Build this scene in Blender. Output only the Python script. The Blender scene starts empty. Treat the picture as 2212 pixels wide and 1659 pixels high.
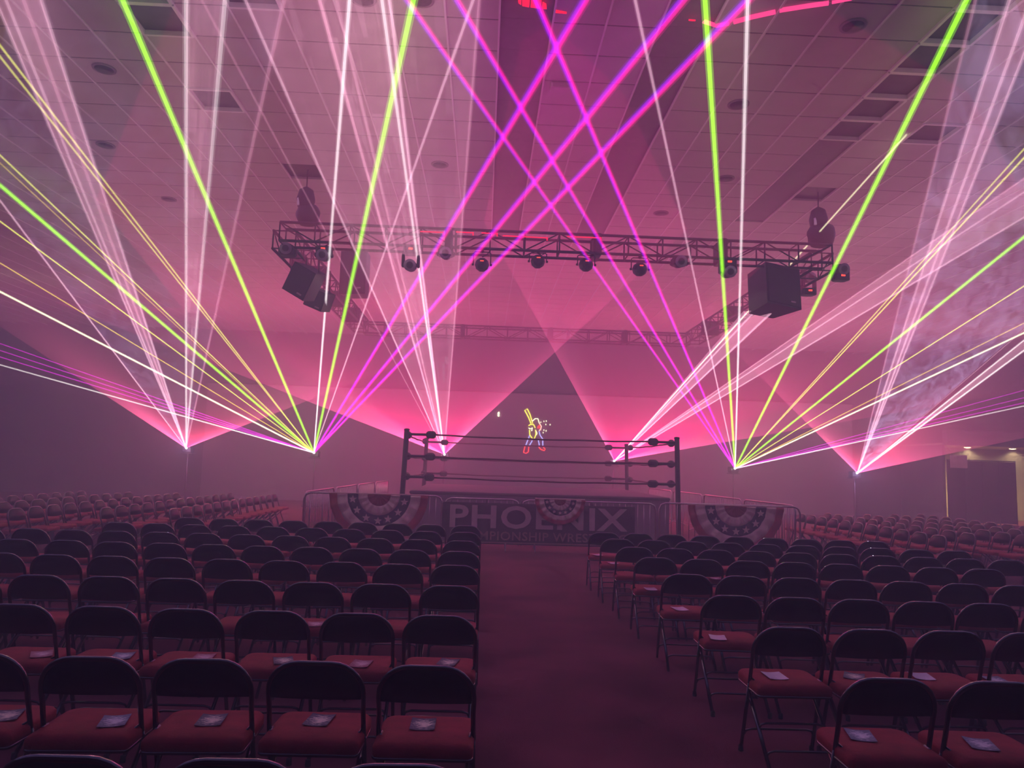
import bpy, math, random
from mathutils import Vector, Matrix
random.seed(7)
S = bpy.context.scene
C = S.collection
PI = math.pi

# ------------------------------------------------------------------ camera
W, H, F = 2212, 1659, 1600.0
YAW, PITCH, ROLL, CAMZ = .0358, .1082, .0303, 1.65
EYE = Vector((0, 0, CAMZ))
_f = Vector((math.sin(YAW)*math.cos(PITCH), math.cos(YAW)*math.cos(PITCH), math.sin(PITCH)))
_r = Vector((math.cos(YAW), -math.sin(YAW), 0)); _u = _r.cross(_f)
RT = _r*math.cos(ROLL)+_u*math.sin(ROLL); UP = _u*math.cos(ROLL)-_r*math.sin(ROLL)
cam = bpy.data.cameras.new('camera'); cam_o = bpy.data.objects.new('camera', cam); C.objects.link(cam_o)
cam.sensor_width = 36; cam.lens = F/W*36; cam.clip_end = 200; cam.clip_start = .05
m = Matrix((RT, UP, -_f)).transposed().to_4x4(); m.translation = EYE; cam_o.matrix_world = m
S.camera = cam_o

def ray(x, y): return RT*((x-W/2)/F) - UP*((y-H/2)/F) + _f
def at(x, y, Y):                      # the point of the hall seen at a photo pixel, Y metres down the hall
    d = ray(x, y); return EYE + d*(Y/d.y)
def atz(x, y, Z):                     # the same on a level plane
    d = ray(x, y); return EYE + d*((Z-CAMZ)/d.z)
def pix(p):
    q = p-EYE; d = q.dot(_f); return (W/2+F*q.dot(RT)/d, H/2-F*q.dot(UP)/d) if d > .05 else (9e9, 9e9)

# ------------------------------------------------------------------ render look, world, lights
S.view_settings.view_transform = 'Standard'; S.view_settings.look = 'None'
S.view_settings.gamma = 1; S.view_settings.use_curve_mapping = False
S.view_settings.exposure = 0.0
cy = S.cycles
cy.max_bounces = 4; cy.diffuse_bounces = 2; cy.glossy_bounces = 2; cy.transmission_bounces = 1
cy.volume_bounces = 0; cy.transparent_max_bounces = 48
cy.caustics_reflective = False; cy.caustics_refractive = False
cy.sample_clamp_indirect = 3; cy.use_light_tree = False
cy.use_adaptive_sampling = True; cy.adaptive_threshold = .05; cy.adaptive_min_samples = 16
w = bpy.data.worlds.new('world'); S.world = w; w.use_nodes = True
w.node_tree.nodes['Background'].inputs[0].default_value = (0, 0, 0, 1)

ZC, HALL_L, HALL_R, Y0, YB = 6.65, -21.0, 23.0, -4.0, 30.0
HAZE = .050
def light(name, kind, loc, energy, col, rot=(0, 0, 0), **k):
    l = bpy.data.lights.new(name, kind); l.energy = energy; l.color = col
    for a, v in k.items(): setattr(l, a, v)
    o = bpy.data.objects.new(name, l); C.objects.link(o); o.location = loc; o.rotation_euler = rot
    return o
# unseen area lights added to stand in for light spilling from the laser fans
light('added_fill_upward', 'AREA', (1, 16, 3.2), 265, (1, .15, .46), (PI, 0, 0), shape='RECTANGLE', size=30, size_y=20)
light('added_fill_downward', 'AREA', (1, 14, 6.3), 1000, (.47, .335, 1), (0, 0, 0), shape='RECTANGLE', size=32, size_y=28)
# stray light at the six laser apertures
for (x, y), e, c in zip([(402, 968), (678, 978), (960, 982), (1327, 996), (1588, 1012), (1852, 1022)], (50, 10, 22, 22, 12, 80), [(.62, .5, 1), (.7, .75, .7), (.85, .36, .85), (.85, .36, .85), (.7, .7, .8), (.55, .48, 1)]):
    light('laser_aperture_glow', 'POINT', at(x, y-2, 25.7), e, c, shadow_soft_size=.1)

# ------------------------------------------------------------------ materials
MATS = {}
def nd(nt, t, **k):
    n = nt.nodes.new(t)
    for a, v in k.items(): setattr(n, a, v)
    return n
def mat(name, col, rough=.6, metal=0, var=.15, scale=8., bump=0., bscale=60., spec=.5, coat=0):
    if name in MATS: return MATS[name]
    M = bpy.data.materials.new(name); M.use_nodes = True; nt = M.node_tree; b = nt.nodes['Principled BSDF']
    b.inputs['Roughness'].default_value = rough; b.inputs['Metallic'].default_value = metal
    b.inputs['Specular IOR Level'].default_value = spec; b.inputs['Coat Weight'].default_value = coat
    tc = nd(nt, 'ShaderNodeTexCoord'); no = nd(nt, 'ShaderNodeTexNoise'); no.inputs['Scale'].default_value = scale
    no.inputs['Detail'].default_value = 4
    mr = nd(nt, 'ShaderNodeMapRange'); mr.inputs[1].default_value = .3; mr.inputs[2].default_value = .7
    mr.inputs[3].default_value = 1-var; mr.inputs[4].default_value = 1+var
    vm = nd(nt, 'ShaderNodeVectorMath', operation='SCALE'); vm.inputs[0].default_value = col[:3]
    L = nt.links.new
    L(tc.outputs['Object'], no.inputs['Vector']); L(no.outputs['Fac'], mr.inputs[0]); L(mr.outputs[0], vm.inputs['Scale'])
    L(vm.outputs[0], b.inputs['Base Color'])
    if bump:
        n2 = nd(nt, 'ShaderNodeTexNoise'); n2.inputs['Scale'].default_value = bscale; n2.inputs['Detail'].default_value = 3
        bp = nd(nt, 'ShaderNodeBump'); bp.inputs['Strength'].default_value = bump; bp.inputs['Distance'].default_value = .01
        L(tc.outputs['Object'], n2.inputs['Vector']); L(n2.outputs['Fac'], bp.inputs['Height']); L(bp.outputs[0], b.inputs['Normal'])
    MATS[name] = M; return M
def emit(name, col, st):
    if name in MATS: return MATS[name]
    M = bpy.data.materials.new(name); M.use_nodes = True; nt = M.node_tree; nt.nodes.clear()
    e = nd(nt, 'ShaderNodeEmission'); e.inputs[0].default_value = (*col, 1); e.inputs[1].default_value = st
    o = nd(nt, 'ShaderNodeOutputMaterial'); nt.links.new(e.outputs[0], o.inputs[0])
    M.cycles.emission_sampling = 'NONE'; MATS[name] = M; return M
def beam_mat(name, col, st, far=.8):          # light seen in the haze: adds to what lies behind it
    if name in MATS: return MATS[name]
    M = bpy.data.materials.new(name); M.use_nodes = True; nt = M.node_tree; nt.nodes.clear()
    e = nd(nt, 'ShaderNodeEmission'); e.inputs[0].default_value = (*col, 1)
    tc = nd(nt, 'ShaderNodeTexCoord'); ln = nd(nt, 'ShaderNodeVectorMath', operation='LENGTH'); nt.links.new(tc.outputs['Object'], ln.inputs[0])
    mr = nd(nt, 'ShaderNodeMapRange'); mr.inputs[1].default_value = 0; mr.inputs[2].default_value = 15
    mr.inputs[3].default_value = st*2.3; mr.inputs[4].default_value = st*far; nt.links.new(ln.outputs['Value'], mr.inputs[0]); nt.links.new(mr.outputs[0], e.inputs[1])
    t = nd(nt, 'ShaderNodeBsdfTransparent'); a = nd(nt, 'ShaderNodeAddShader'); o = nd(nt, 'ShaderNodeOutputMaterial')
    nt.links.new(e.outputs[0], a.inputs[0]); nt.links.new(t.outputs[0], a.inputs[1]); nt.links.new(a.outputs[0], o.inputs[0])
    M.cycles.emission_sampling = 'NONE'; MATS[name] = M; return M
def fan_mat(name, near, far, st, r0=2., power=1., wisp=0., edge=.35, pale=True):
    """sheet of scanned laser light: spreads and thins with distance from its projector; wisps are smoke drifting in it"""
    M = bpy.data.materials.new(name); M.use_nodes = True; nt = M.node_tree; nt.nodes.clear(); L = nt.links.new
    tc = nd(nt, 'ShaderNodeTexCoord'); ln = nd(nt, 'ShaderNodeVectorMath', operation='LENGTH'); L(tc.outputs['Object'], ln.inputs[0])
    a1 = nd(nt, 'ShaderNodeMath', operation='ADD'); a1.inputs[1].default_value = r0; L(ln.outputs['Value'], a1.inputs[0])
    dv = nd(nt, 'ShaderNodeMath', operation='DIVIDE'); dv.inputs[0].default_value = r0; L(a1.outputs[0], dv.inputs[1])
    pw = nd(nt, 'ShaderNodeMath', operation='POWER'); pw.inputs[1].default_value = power; L(dv.outputs[0], pw.inputs[0])
    uv = nd(nt, 'ShaderNodeUVMap'); sx = nd(nt, 'ShaderNodeSeparateXYZ'); L(uv.outputs[0], sx.inputs[0])
    pp = nd(nt, 'ShaderNodeMath', operation='PINGPONG'); pp.inputs[1].default_value = .5; L(sx.outputs[0], pp.inputs[0])
    em = nd(nt, 'ShaderNodeMapRange'); em.inputs[1].default_value = 0; em.inputs[2].default_value = .05
    em.inputs[3].default_value = 1+edge; em.inputs[4].default_value = 1; L(pp.outputs[0], em.inputs[0])
    mu = nd(nt, 'ShaderNodeMath', operation='MULTIPLY'); L(pw.outputs[0], mu.inputs[0]); L(em.outputs[0], mu.inputs[1])
    last = mu
    if wisp:
        no = nd(nt, 'ShaderNodeTexNoise'); no.inputs['Scale'].default_value = 1.5; no.inputs['Detail'].default_value = 7
        no.inputs['Roughness'].default_value = .6; no.inputs['Distortion'].default_value = 1.2
        mp = nd(nt, 'ShaderNodeMapping'); mp.inputs['Scale'].default_value = (.45, .45, 2.6); L(tc.outputs['Object'], mp.inputs[0]); L(mp.outputs[0], no.inputs['Vector'])
        mr = nd(nt, 'ShaderNodeMapRange'); mr.inputs[1].default_value = .36; mr.inputs[2].default_value = .66
        mr.inputs[3].default_value = 1-wisp; mr.inputs[4].default_value = 1+wisp; L(no.outputs['Fac'], mr.inputs[0])
        m2 = nd(nt, 'ShaderNodeMath', operation='MULTIPLY'); L(mu.outputs[0], m2.inputs[0]); L(mr.outputs[0], m2.inputs[1]); last = m2
    s = nd(nt, 'ShaderNodeMath', operation='MULTIPLY'); s.inputs[1].default_value = st; L(last.outputs[0], s.inputs[0])
    mx = nd(nt, 'ShaderNodeMix', data_type='RGBA'); mx.inputs[6].default_value = (*far, 1); mx.inputs[7].default_value = (*near, 1); L(pw.outputs[0], mx.inputs[0])
    ec = nd(nt, 'ShaderNodeMapRange', interpolation_type='SMOOTHSTEP'); ec.inputs[1].default_value = 0; ec.inputs[2].default_value = .22; ec.inputs[3].default_value = .55; ec.inputs[4].default_value = 0
    L(pp.outputs[0], ec.inputs[0]); m3 = nd(nt, 'ShaderNodeMix', data_type='RGBA'); m3.inputs[7].default_value = (.72, .10, .26, 1); L(ec.outputs[0], m3.inputs[0]); L(mx.outputs[2], m3.inputs[6])
    e = nd(nt, 'ShaderNodeEmission'); L((m3 if pale else mx).outputs[2], e.inputs[0]); L(s.outputs[0], e.inputs[1])
    t = nd(nt, 'ShaderNodeBsdfTransparent'); a = nd(nt, 'ShaderNodeAddShader'); o = nd(nt, 'ShaderNodeOutputMaterial')
    L(e.outputs[0], a.inputs[0]); L(t.outputs[0], a.inputs[1]); L(a.outputs[0], o.inputs[0])
    M.cycles.emission_sampling = 'NONE'; return M

carpet = mat('carpet', (.20, .048, .066), .95, var=.35, scale=1.3, bump=.5, bscale=220, spec=.1)
tile_m = mat('ceiling_tile_white', (.60, .56, .56), .9, var=.06, scale=3, bump=.3, bscale=120, spec=.1)
groove_m = mat('ceiling_void', (.10, .09, .10), .95, var=.1)
runner_m = mat('runner_white', (.85, .84, .84), .5, var=.04)
strip_m = mat('ceiling_slot_grey', (.30, .26, .28), .9, var=.1)
troffer_m = mat('troffer_dark', (.14, .13, .14), .6, var=.2)
wall_m = mat('wall_paint', (.16, .14, .16), .9, var=.1, scale=1)
screen_m = mat('backdrop_cloth', (.42, .38, .40), .9, var=.06, scale=2)
dark_m = mat('black_paint', (.012, .011, .014), .38, var=.3, spec=.5)
chairmetal = mat('chair_metal', (.016, .013, .016), .20, var=.3, scale=20, spec=1.0, coat=1.0)
chairback = mat('chair_back', (.013, .011, .015), .42, var=.3, scale=20, spec=.4)
seat_m = mat('seat_vinyl', (.37, .032, .038), .65, var=.18, scale=14, bump=.25, bscale=90, spec=.25)
rubber_m = mat('rubber', (.01, .01, .01), .8)
steel_m = mat('barrier_steel', (.50, .44, .46), .30, metal=.7, var=.2)
alu_m = mat('truss_aluminium', (.055, .042, .048), .45, metal=.3, var=.2)
black_m = mat('black_housing', (.014, .012, .015), .55, var=.2)
red_cloth = mat('bunting_red', (.42, .014, .035), .85, var=.15, scale=20)
white_cloth = mat('bunting_cream', (.80, .62, .52), .85, var=.12, scale=20)
blue_cloth = mat('bunting_navy', (.022, .016, .050), .85, var=.2, scale=20)
canvas_m = mat('ring_canvas', (.15, .12, .14), .8, var=.1, scale=3)
apron_m = mat('ring_apron', (.26, .20, .24), .85, var=.1, scale=3)
rope_m = mat('ring_rope', (.10, .020, .028), .6, var=.2)
pad_m = mat('turnbuckle_pad', (.014, .012, .016), .5, var=.2)
banner_m = mat('banner_maroon', (.060, .022, .036), .8, var=.15, scale=4)
letter_m = mat('banner_lettering_pale', (.62, .46, .46), .8, var=.1, scale=8)
letter2_m = mat('banner_lettering_bronze', (.42, .25, .18), .8, var=.1, scale=8)
warm_m = mat('lobby_paint', (.62, .50, .34), .9, var=.05)
drape_m = mat('partition_cloth', (.10, .065, .055), .9, var=.2, scale=3)

# ------------------------------------------------------------------ mesh helpers
class MB:
    def __init__(s): s.v = []; s.f = []; s.m = []; s.sm = []
    def add(s, vs, fs, mi=0, smooth=False):
        o = len(s.v); s.v += [tuple(v) for v in vs]
        for f in fs: s.f.append(tuple(i+o for i in f)); s.m.append(mi); s.sm.append(smooth)
    def box(s, c, d, mi=0, M=None):
        vs = [Vector((sx*d[0]/2, sy*d[1]/2, sz*d[2]/2)) for sx in (-1, 1) for sy in (-1, 1) for sz in (-1, 1)]
        if M: vs = [M @ v for v in vs]
        c = Vector(c); s.add([v+c for v in vs], [(0, 1, 3, 2), (4, 6, 7, 5), (0, 4, 5, 1), (2, 3, 7, 6), (0, 2, 6, 4), (1, 5, 7, 3)], mi); return s
    def cbox(s, c, d, b=.01, mi=0, M=None):      # box with chamfered edges
        vs = []; x, y, z = d[0]/2, d[1]/2, d[2]/2
        rings = [(z, -b), (z-b, 0), (-z+b, 0), (-z, -b)]
        for zz, i in rings:
            X, Y = x+i, y+i
            vs += [(-X+b, -Y, zz), (X-b, -Y, zz), (X, -Y+b, zz), (X, Y-b, zz), (X-b, Y, zz), (-X+b, Y, zz), (-X, Y-b, zz), (-X, -Y+b, zz)]
        fs = [tuple(range(8)), tuple(reversed(range(24, 32)))]
        for r in range(3):
            for i in range(8): fs.append((r*8+i, (r+1)*8+i, (r+1)*8+(i+1) % 8, r*8+(i+1) % 8))
        vs = [Vector(v) for v in vs]
        if M: vs = [M @ v for v in vs]
        c = Vector(c); s.add([v+c for v in vs], fs, mi); return s
    def tube(s, pts, r, n=8, mi=0, cap=True, closed=False, r2=None, smooth=True):
        pts = [Vector(p) for p in pts]; N = len(pts); vs = []; ref = None
        for i, p in enumerate(pts):
            a = pts[(i-1) % N] if (i or closed) else p; b = pts[(i+1) % N] if (i < N-1 or closed) else p
            t = (b-a).normalized()
            if ref is None: ref = t.orthogonal().normalized()
            ref = (ref - t*ref.dot(t)).normalized(); q = t.cross(ref)
            rr = r if r2 is None else r+(r2-r)*i/(N-1)
            for k in range(n):
                an = 2*PI*k/n; vs.append(p+ref*(rr*math.cos(an))+q*(rr*math.sin(an)))
        fs = []
        for i in range(N if closed else N-1):
            j = (i+1) % N
            for k in range(n): fs.append((i*n+k, i*n+(k+1) % n, j*n+(k+1) % n, j*n+k))
        s.add(vs, fs, mi, smooth)
        if cap and not closed:
            o = len(s.v)-N*n; s.f.append(tuple(o+k for k in reversed(range(n)))); s.m.append(mi); s.sm.append(False)
            s.f.append(tuple(o+(N-1)*n+k for k in range(n))); s.m.append(mi); s.sm.append(False)
        return s
    def lathe(s, prof, n=16, mi=0, M=None, smooth=True):   # prof: (radius, z) about local z
        vs = []
        for r, z in prof:
            for k in range(n): vs.append(Vector((r*math.cos(2*PI*k/n), r*math.sin(2*PI*k/n), z)))
        if M: vs = [M @ v for v in vs]
        fs = []
        for i in range(len(prof)-1):
            for k in range(n): fs.append((i*n+k, i*n+(k+1) % n, (i+1)*n+(k+1) % n, (i+1)*n+k))
        fs.append(tuple(reversed(range(n)))); fs.append(tuple((len(prof)-1)*n+k for k in range(n)))
        s.add(vs, fs, mi, smooth); return s
    def prism(s, poly, a, b, mi=0, axis=2):   # polygon extruded from a to b along an axis
        n = len(poly)
        def P(p, h): return (p[0], p[1], h) if axis == 2 else ((p[0], h, p[1]) if axis == 1 else (h, p[0], p[1]))
        s.add([P(p, a) for p in poly]+[P(p, b) for p in poly],
              [tuple(reversed(range(n))), tuple(range(n, 2*n))]+[(i, (i+1) % n, n+(i+1) % n, n+i) for i in range(n)], mi); return s
    def mesh(s, name, mats):
        me = bpy.data.meshes.new(name); me.from_pydata(s.v, [], s.f)
        for x in (mats if isinstance(mats, (list, tuple)) else [mats]): me.materials.append(x)
        me.polygons.foreach_set('material_index', s.m); me.polygons.foreach_set('use_smooth', s.sm); me.update(); return me
    def build(s, name, mats, parent=None, loc=None):
        return link(name, s.mesh(name, mats), parent, loc)
def link(name, me, parent=None, loc=None, rot=None):
    o = bpy.data.objects.new(name, me); C.objects.link(o)
    if parent: o.parent = parent
    if loc is not None: o.location = loc
    if rot is not None: o.rotation_euler = rot
    return o
def tag(o, label, cat, group=None):
    o['label'] = label; o['category'] = cat
    if group: o['group'] = group
    return o
def thing(name, label, cat, loc=(0, 0, 0), rz=0, group=None):
    o = bpy.data.objects.new(name, None); C.objects.link(o); o.location = loc; o.rotation_euler = (0, 0, rz); o.empty_display_size = .1
    return tag(o, label, cat, group)
def struct(o): o['kind'] = 'structure'; return o
ORD = ['first', 'second', 'third', 'fourth', 'fifth', 'sixth', 'seventh', 'eighth', 'ninth', 'tenth', 'eleventh', 'twelfth', 'thirteenth', 'fourteenth', 'fifteenth', 'sixteenth', 'seventeenth']
def text_mesh(body, width, height, depth, bold):
    cu = bpy.data.curves.new('lettering', 'FONT'); cu.body = body; cu.extrude = depth; cu.offset = bold; cu.align_x = 'CENTER'; cu.size = 1
    cu.space_character = 1.08; cu.resolution_u = 3
    o = bpy.data.objects.new('lettering', cu); C.objects.link(o)
    dg = bpy.context.evaluated_depsgraph_get(); me = bpy.data.meshes.new_from_object(o.evaluated_get(dg))
    bpy.data.objects.remove(o)
    xs = [v.co.x for v in me.vertices]; ys = [v.co.y for v in me.vertices]
    sx = width/(max(xs)-min(xs)); sy = height/(max(ys)-min(ys)); cx = (max(xs)+min(xs))/2; b = min(ys)
    for v in me.vertices: v.co = ((v.co.x-cx)*sx, -v.co.z, (v.co.y-b)*sy)     # stands upright facing -Y
    return me

# ------------------------------------------------------------------ the hall
struct(MB().box((1, 13, -.05), (44, 34, .1)).build('floor', carpet))
for nm, c, d in (('wall_left', (HALL_L-.1, 13, 3.3), (.2, 34.4, 6.9)), ('wall_right', (HALL_R+.1, 13, 3.3), (.2, 34.4, 6.9)),
                 ('wall_front', (1, Y0-.1, 3.3), (44, .2, 6.9)), ('wall_back', (1, YB+.1, 3.3), (44, .2, 6.9))):
    struct(MB().box(c, d).build(nm, wall_m))
ceil = struct(MB().box((1, 13, ZC+.12), (44.4, 34.4, .1)).build('ceiling', groove_m))
GX, GY, TX, TY = .015, 7.9-.637*20, .607, .637
holes = {}
def cell(X, Y): return (math.floor((X-GX)/TX), math.floor((Y-GY)/TY))
def setcell(X, Y, k): holes[cell(X, Y)] = k
for j in range(54):
    Y = GY+TY*(j+.5)
    if Y > 16.2: continue
    setcell(.3, Y, 'strip'); setcell(2.13, Y, 'strip')
for Y in (7.6, 8.3, 8.9, 9.5, 10.2): setcell(5.2, Y, 'troffer')
for Y in (6.4, 7.0, 5.8): setcell(5.2, Y, 'troffer')
for Y in (10.8, 11.4, 12.1, 12.7, 13.4, 14.0): setcell(5.2, Y, 'strip')
for X, Y in ((6.45, 10.4), (-3.9, 10.3), (-3.9, 8.1), (-2.7, 7.6), (-3.9, 7.5)): setcell(X, Y, 'troffer')
for X, Y in ((-3.2, 12.6), (5.8, 12.6)): setcell(X, Y, 'hatch')
tile_me = MB().box((0, 0, .02), (TX-.012, TY-.022, .04)).mesh('ceiling_tile', tile_m)
strip_me = MB().box((0, 0, .045), (TX-.012, TY-.004, .03)).mesh('ceiling_slot_panel', strip_m)
tr = MB(); a, b = TX/2-.01, TY/2-.012
for c, d in (((-a, 0, .0), (.035, 2*b, .06)), ((a, 0, 0), (.035, 2*b, .06)), ((0, -b, 0), (2*a, .035, .06)), ((0, b, 0), (2*a, .035, .06))): tr.box(c, d, 1)
tr.box((0, 0, .05), (2*a, 2*b, .02), 0)
troff_me = tr.mesh('ceiling_light_panel', [troffer_m, runner_m])
cand = []
for i in range(-35, 38):
    for j in range(0, 58):
        X, Y = GX+TX*(i+.5), GY+TY*(j+.5)
        if X < -20.6 or X > 22.6 or Y < -3.7 or Y > 29.8: continue
        k = holes.get((i, j)); px = pix(Vector((X, Y, ZC)))
        inview = -40 < px[0] < W+40 and -40 < px[1] < H
        if k == 'troffer': link('recessed_light', troff_me, ceil, (X, Y, ZC))
        elif k == 'strip': cand.append((0 if inview else 1, Y, X, 'strip'))
        elif k == 'hatch': pass
        else: cand.append((0 if inview else 1, (Vector((X, Y, ZC))-EYE).length, X, Y))
tl = sorted([c for c in cand if c[3] != 'strip']); rest = MB()
for n, (iv, d, X, Y) in enumerate(tl):
    if n < 300 and iv == 0: link('ceiling_tile', tile_me, ceil, (X, Y, ZC))
    else: rest.box((X, Y, ZC+.02), (TX-.012, TY-.022, .04))
o = rest.build('ceiling_tile_field', tile_m, ceil); o['kind'] = 'stuff'
for iv, Y, X, k in cand:
    if k == 'strip': link('slot_panel', strip_me, ceil, (X, Y, ZC))
run_me = MB().box((0, 13, .002), (.022, 33.8, .03)).mesh('ceiling_runner', runner_m)
for i in range(-33, 37):
    link('ceiling_runner', run_me, ceil, (GX+TX*i, 0, ZC))
for X in (-3.2, 5.8):                                                        # open hatches above the rigging chains
    cx, cyy = cell(X, 12.6); hx, hy = GX+TX*(cx+.5), GY+TY*(cyy+.5)
    MB().box((0, 0, .06), (TX, TY, .02)).build('rigging_hatch', dark_m, ceil, (hx, hy, ZC))
# round ceiling speakers and downlights
dn = MB().lathe([(.145, .0), (.145, -.012), (.115, -.014)], 24, 1).lathe([(.115, -.0145), (.10, -.004), (.02, -.002)], 24, 0).mesh('ceiling_speaker', [dark_m, strip_m])
for n, (x, y) in enumerate([(1843, 55), (1568, 385), (1595, 225), (950, 355), (225, 148), (228, 313), (365, 430), (1428, 460), (785, -4), (910, -2)]):
    p = atz(x, y, ZC-.002); nm = ['at the upper right between yellow-green and pink beams', 'below the steep yellow-green beam right of centre', 'beside the white beam right of centre',
        'above the truss left of the violet crossing beams', 'at the upper left, nearer of the pair', 'at the upper left, farther of the pair', 'far left beyond the pair, smallest',
        'directly above the right half of the truss', 'cut by the top edge, left of the orange-green beam', 'behind the top of the orange-green beam']
    tag(link('ceiling_speaker', dn, None, p), 'round ceiling speaker '+nm[n], 'ceiling speaker', 'round ceiling speakers')
p = atz(1213, 182, ZC); t = thing('ceiling_sensor', 'small boxy ceiling unit between the two dark ceiling slots', 'ceiling box', (p.x, p.y, ZC))
MB().cbox((0, 0, -.04), (.30, .14, .08), .01).build('housing', tile_m, t); MB().box((-.13, -.072, -.045), (.02, .006, .05)).build('indicator', runner_m, t)
# backdrop at the end of the hall
bd = thing('stage_backdrop', 'tall pale backdrop across the far end behind the ring', 'backdrop', (2.0, 29.7, 0))
MB().box((0, 0, 2.25), (26, .05, 4.5)).build('cloth', screen_m, bd); MB().tube([(-13.1, 0, 4.52), (13.1, 0, 4.52)], .03).build('top_pipe', dark_m, bd)

# lobby opening in the far right corner
struct(MB().box((20.1, 27.1, 3.14), (5.8, .25, .56)).build('wall_bulkhead', wall_m))
struct(MB().box((20.1, 28.5, 2.90), (5.8, 2.8, .08)).build('ceiling_lobby', warm_m))
struct(MB().box((20.1, 29.9, 1.43), (5.8, .1, 2.86)).build('wall_lobby', warm_m))
struct(MB().box((17.15, 28.5, 1.43), (.1, 2.8, 2.86)).build('wall_lobby_side', wall_m))
for n, (x, y) in enumerate([(2090, 972), (2187, 968)]):
    p = at(x, y, 27.6); p.z = 2.86; t = thing('downlight', ('left' if n == 0 else 'right')+' warm recessed downlight in the lobby ceiling', 'downlight', p, 0, 'lobby downlights')
    MB().lathe([(.14, 0), (.14, -.03), (.11, -.035)], 20).build('trim_ring', runner_m, t); MB().lathe([(.11, -.02), (.11, -.05), (.05, -.07)], 20).build('lamp', emit('lamp_warm', (1, .72, .35), 14), t)
    l = light('lobby_downlight_lamp', 'SPOT', (p.x, p.y, p.z-.10), 900, (1, .70, .33), spot_size=2.6, spot_blend=.6, shadow_soft_size=.08)
p = at(2119, 995, 26.7); t = thing('partition', 'brown cloth partition standing in front of the lit lobby', 'partition', (p.x, p.y, 0))
for k in range(4):
    MB().box((-.96+.64*k, 0, p.z/2), (.62, .05, p.z-.06)).build('panel', drape_m, t)
for k in range(5): MB().tube([(-1.28+.64*k, 0, 0), (-1.28+.64*k, 0, p.z)], .02).build('post', dark_m, t)
MB().tube([(-1.30, 0, p.z), (1.30, 0, p.z)], .02).build('top_rail', dark_m, t)
p = at(2071, 997, 26.5); t = thing('hanging_sign', 'pale blank sign board hanging left of the lobby lights', 'sign', (p.x, p.y, 0))
MB().box((0, 0, p.z), (.62, .03, .47)).build('board', mat('sign_board', (.6, .54, .50), .7), t)
for q in (-1, 1): MB().tube([(.2*q, 0, p.z+.2), (.2*q, .5, 2.9)], .006, 6).build('hanger', dark_m, t)

# ------------------------------------------------------------------ folding chairs
def arc(cx, cz, r, a0, a1, n): return [(cx+r*math.cos(a0+(a1-a0)*i/n), cz+r*math.sin(a0+(a1-a0)*i/n)) for i in range(n+1)]
def ytube(z): return .10*(.77-z)/.34 if z > .43 else .10+.14*(.43-z)/.43
hw, tr_ = .209, .0115
loop = [(-hw, .43), (-hw+.002, .56)] + arc(-hw+.135, .625, .135, PI, PI/2, 7) + arc(hw-.135, .625, .135, PI/2, 0, 7) + [(hw-.002, .56), (hw, .43)]
CH = {}
CH['back_frame'] = (MB().tube([(x, ytube(z), z) for x, z in loop], tr_, 8).mesh('back_frame', chairmetal), [None])
pan = MB(); out = [(-hw+.006, .592)] + arc(-hw+.135, .625, .128, PI, PI/2, 6) + arc(hw-.135, .625, .128, PI/2, 0, 6) + [(hw-.006, .592)]
def bow(x): return .022*(1-(x/hw)**2)
cols = [-1+2*i/12 for i in range(13)]; vs = []; fs = []
for i, u in enumerate(cols):                                               # bowed sheet-metal back
    x = u*(hw-.006); e = max(0, abs(x)-(hw-.135)); top = .625+math.sqrt(max(0, .130**2-e*e)); bot = .588+.012*u*u
    for k, zz in enumerate((top, bot+(top-bot)*.5, bot)):
        vs.append((x, ytube(zz)+bow(x)-.004, zz)); vs.append((x, ytube(zz)+bow(x)+.006, zz))
for i in range(12):
    a, b = i*6, (i+1)*6
    for k in (0, 2):
        fs.append((a+k, a+k+2, b+k+2, b+k)); fs.append((a+k+1, b+k+1, b+k+3, a+k+3))
    fs.append((a, b, b+1, a+1)); fs.append((a+4, a+5, b+5, b+4))
fs += [(0, 1, 3, 2), (2, 3, 5, 4), (72, 74, 75, 73), (74, 76, 77, 75)]
pan.add(vs, fs, 0, True); CH['backrest'] = (pan.mesh('backrest', chairback), [None])
def seat_outline(g):
    pts = []
    for cx, cz, r, a0, a1 in ((.185, .00, .03, -PI/2, 0), (.150, .300, .065, 0, PI/2), (-.150, .300, .065, PI/2, PI), (-.185, .00, .03, PI, 1.5*PI)):
        pts += arc(cx, cz-.03, r+g, a0, a1, 4)
    return pts
sm = MB(); rings = [(-.004, .400), (.0, .412), (.0, .440), (-.012, .453), (-.045, .459), (-.11, .462)]
vs = []; n = len(seat_outline(0))
for g, z in rings:
    if g > -.03: vs += [(x, y, z) for x, y in seat_outline(g)]
    else:
        f = 1+g/.22; vs += [(x*f, .14+(y-.14)*f, z) for x, y in seat_outline(0)]
fs = [tuple(reversed(range(n)))]+[(r*n+i, r*n+(i+1) % n, (r+1)*n+(i+1) % n, (r+1)*n+i) for r in range(len(rings)-1) for i in range(n)]+[tuple((len(rings)-1)*n+i for i in range(n))]
sm.add(vs, fs, 0, True); CH['seat'] = (sm.mesh('seat', seat_m), [None])
rim = MB().tube([(x, y, .398) for x, y in seat_outline(-.006)], .008, 6, closed=True); CH['seat_rim'] = (rim.mesh('seat_rim', chairmetal), [None])
def legm(p, q): return MB().tube([p, q], tr_, 8).mesh('leg', chairmetal)
CH['leg'] = [legm((s*hw, .10, .43), (s*(hw+.004), .24, .02)) for s in (-1, 1)]+[legm((s*.188, .22, .40), (s*.192, -.19, .02)) for s in (-1, 1)]
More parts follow.
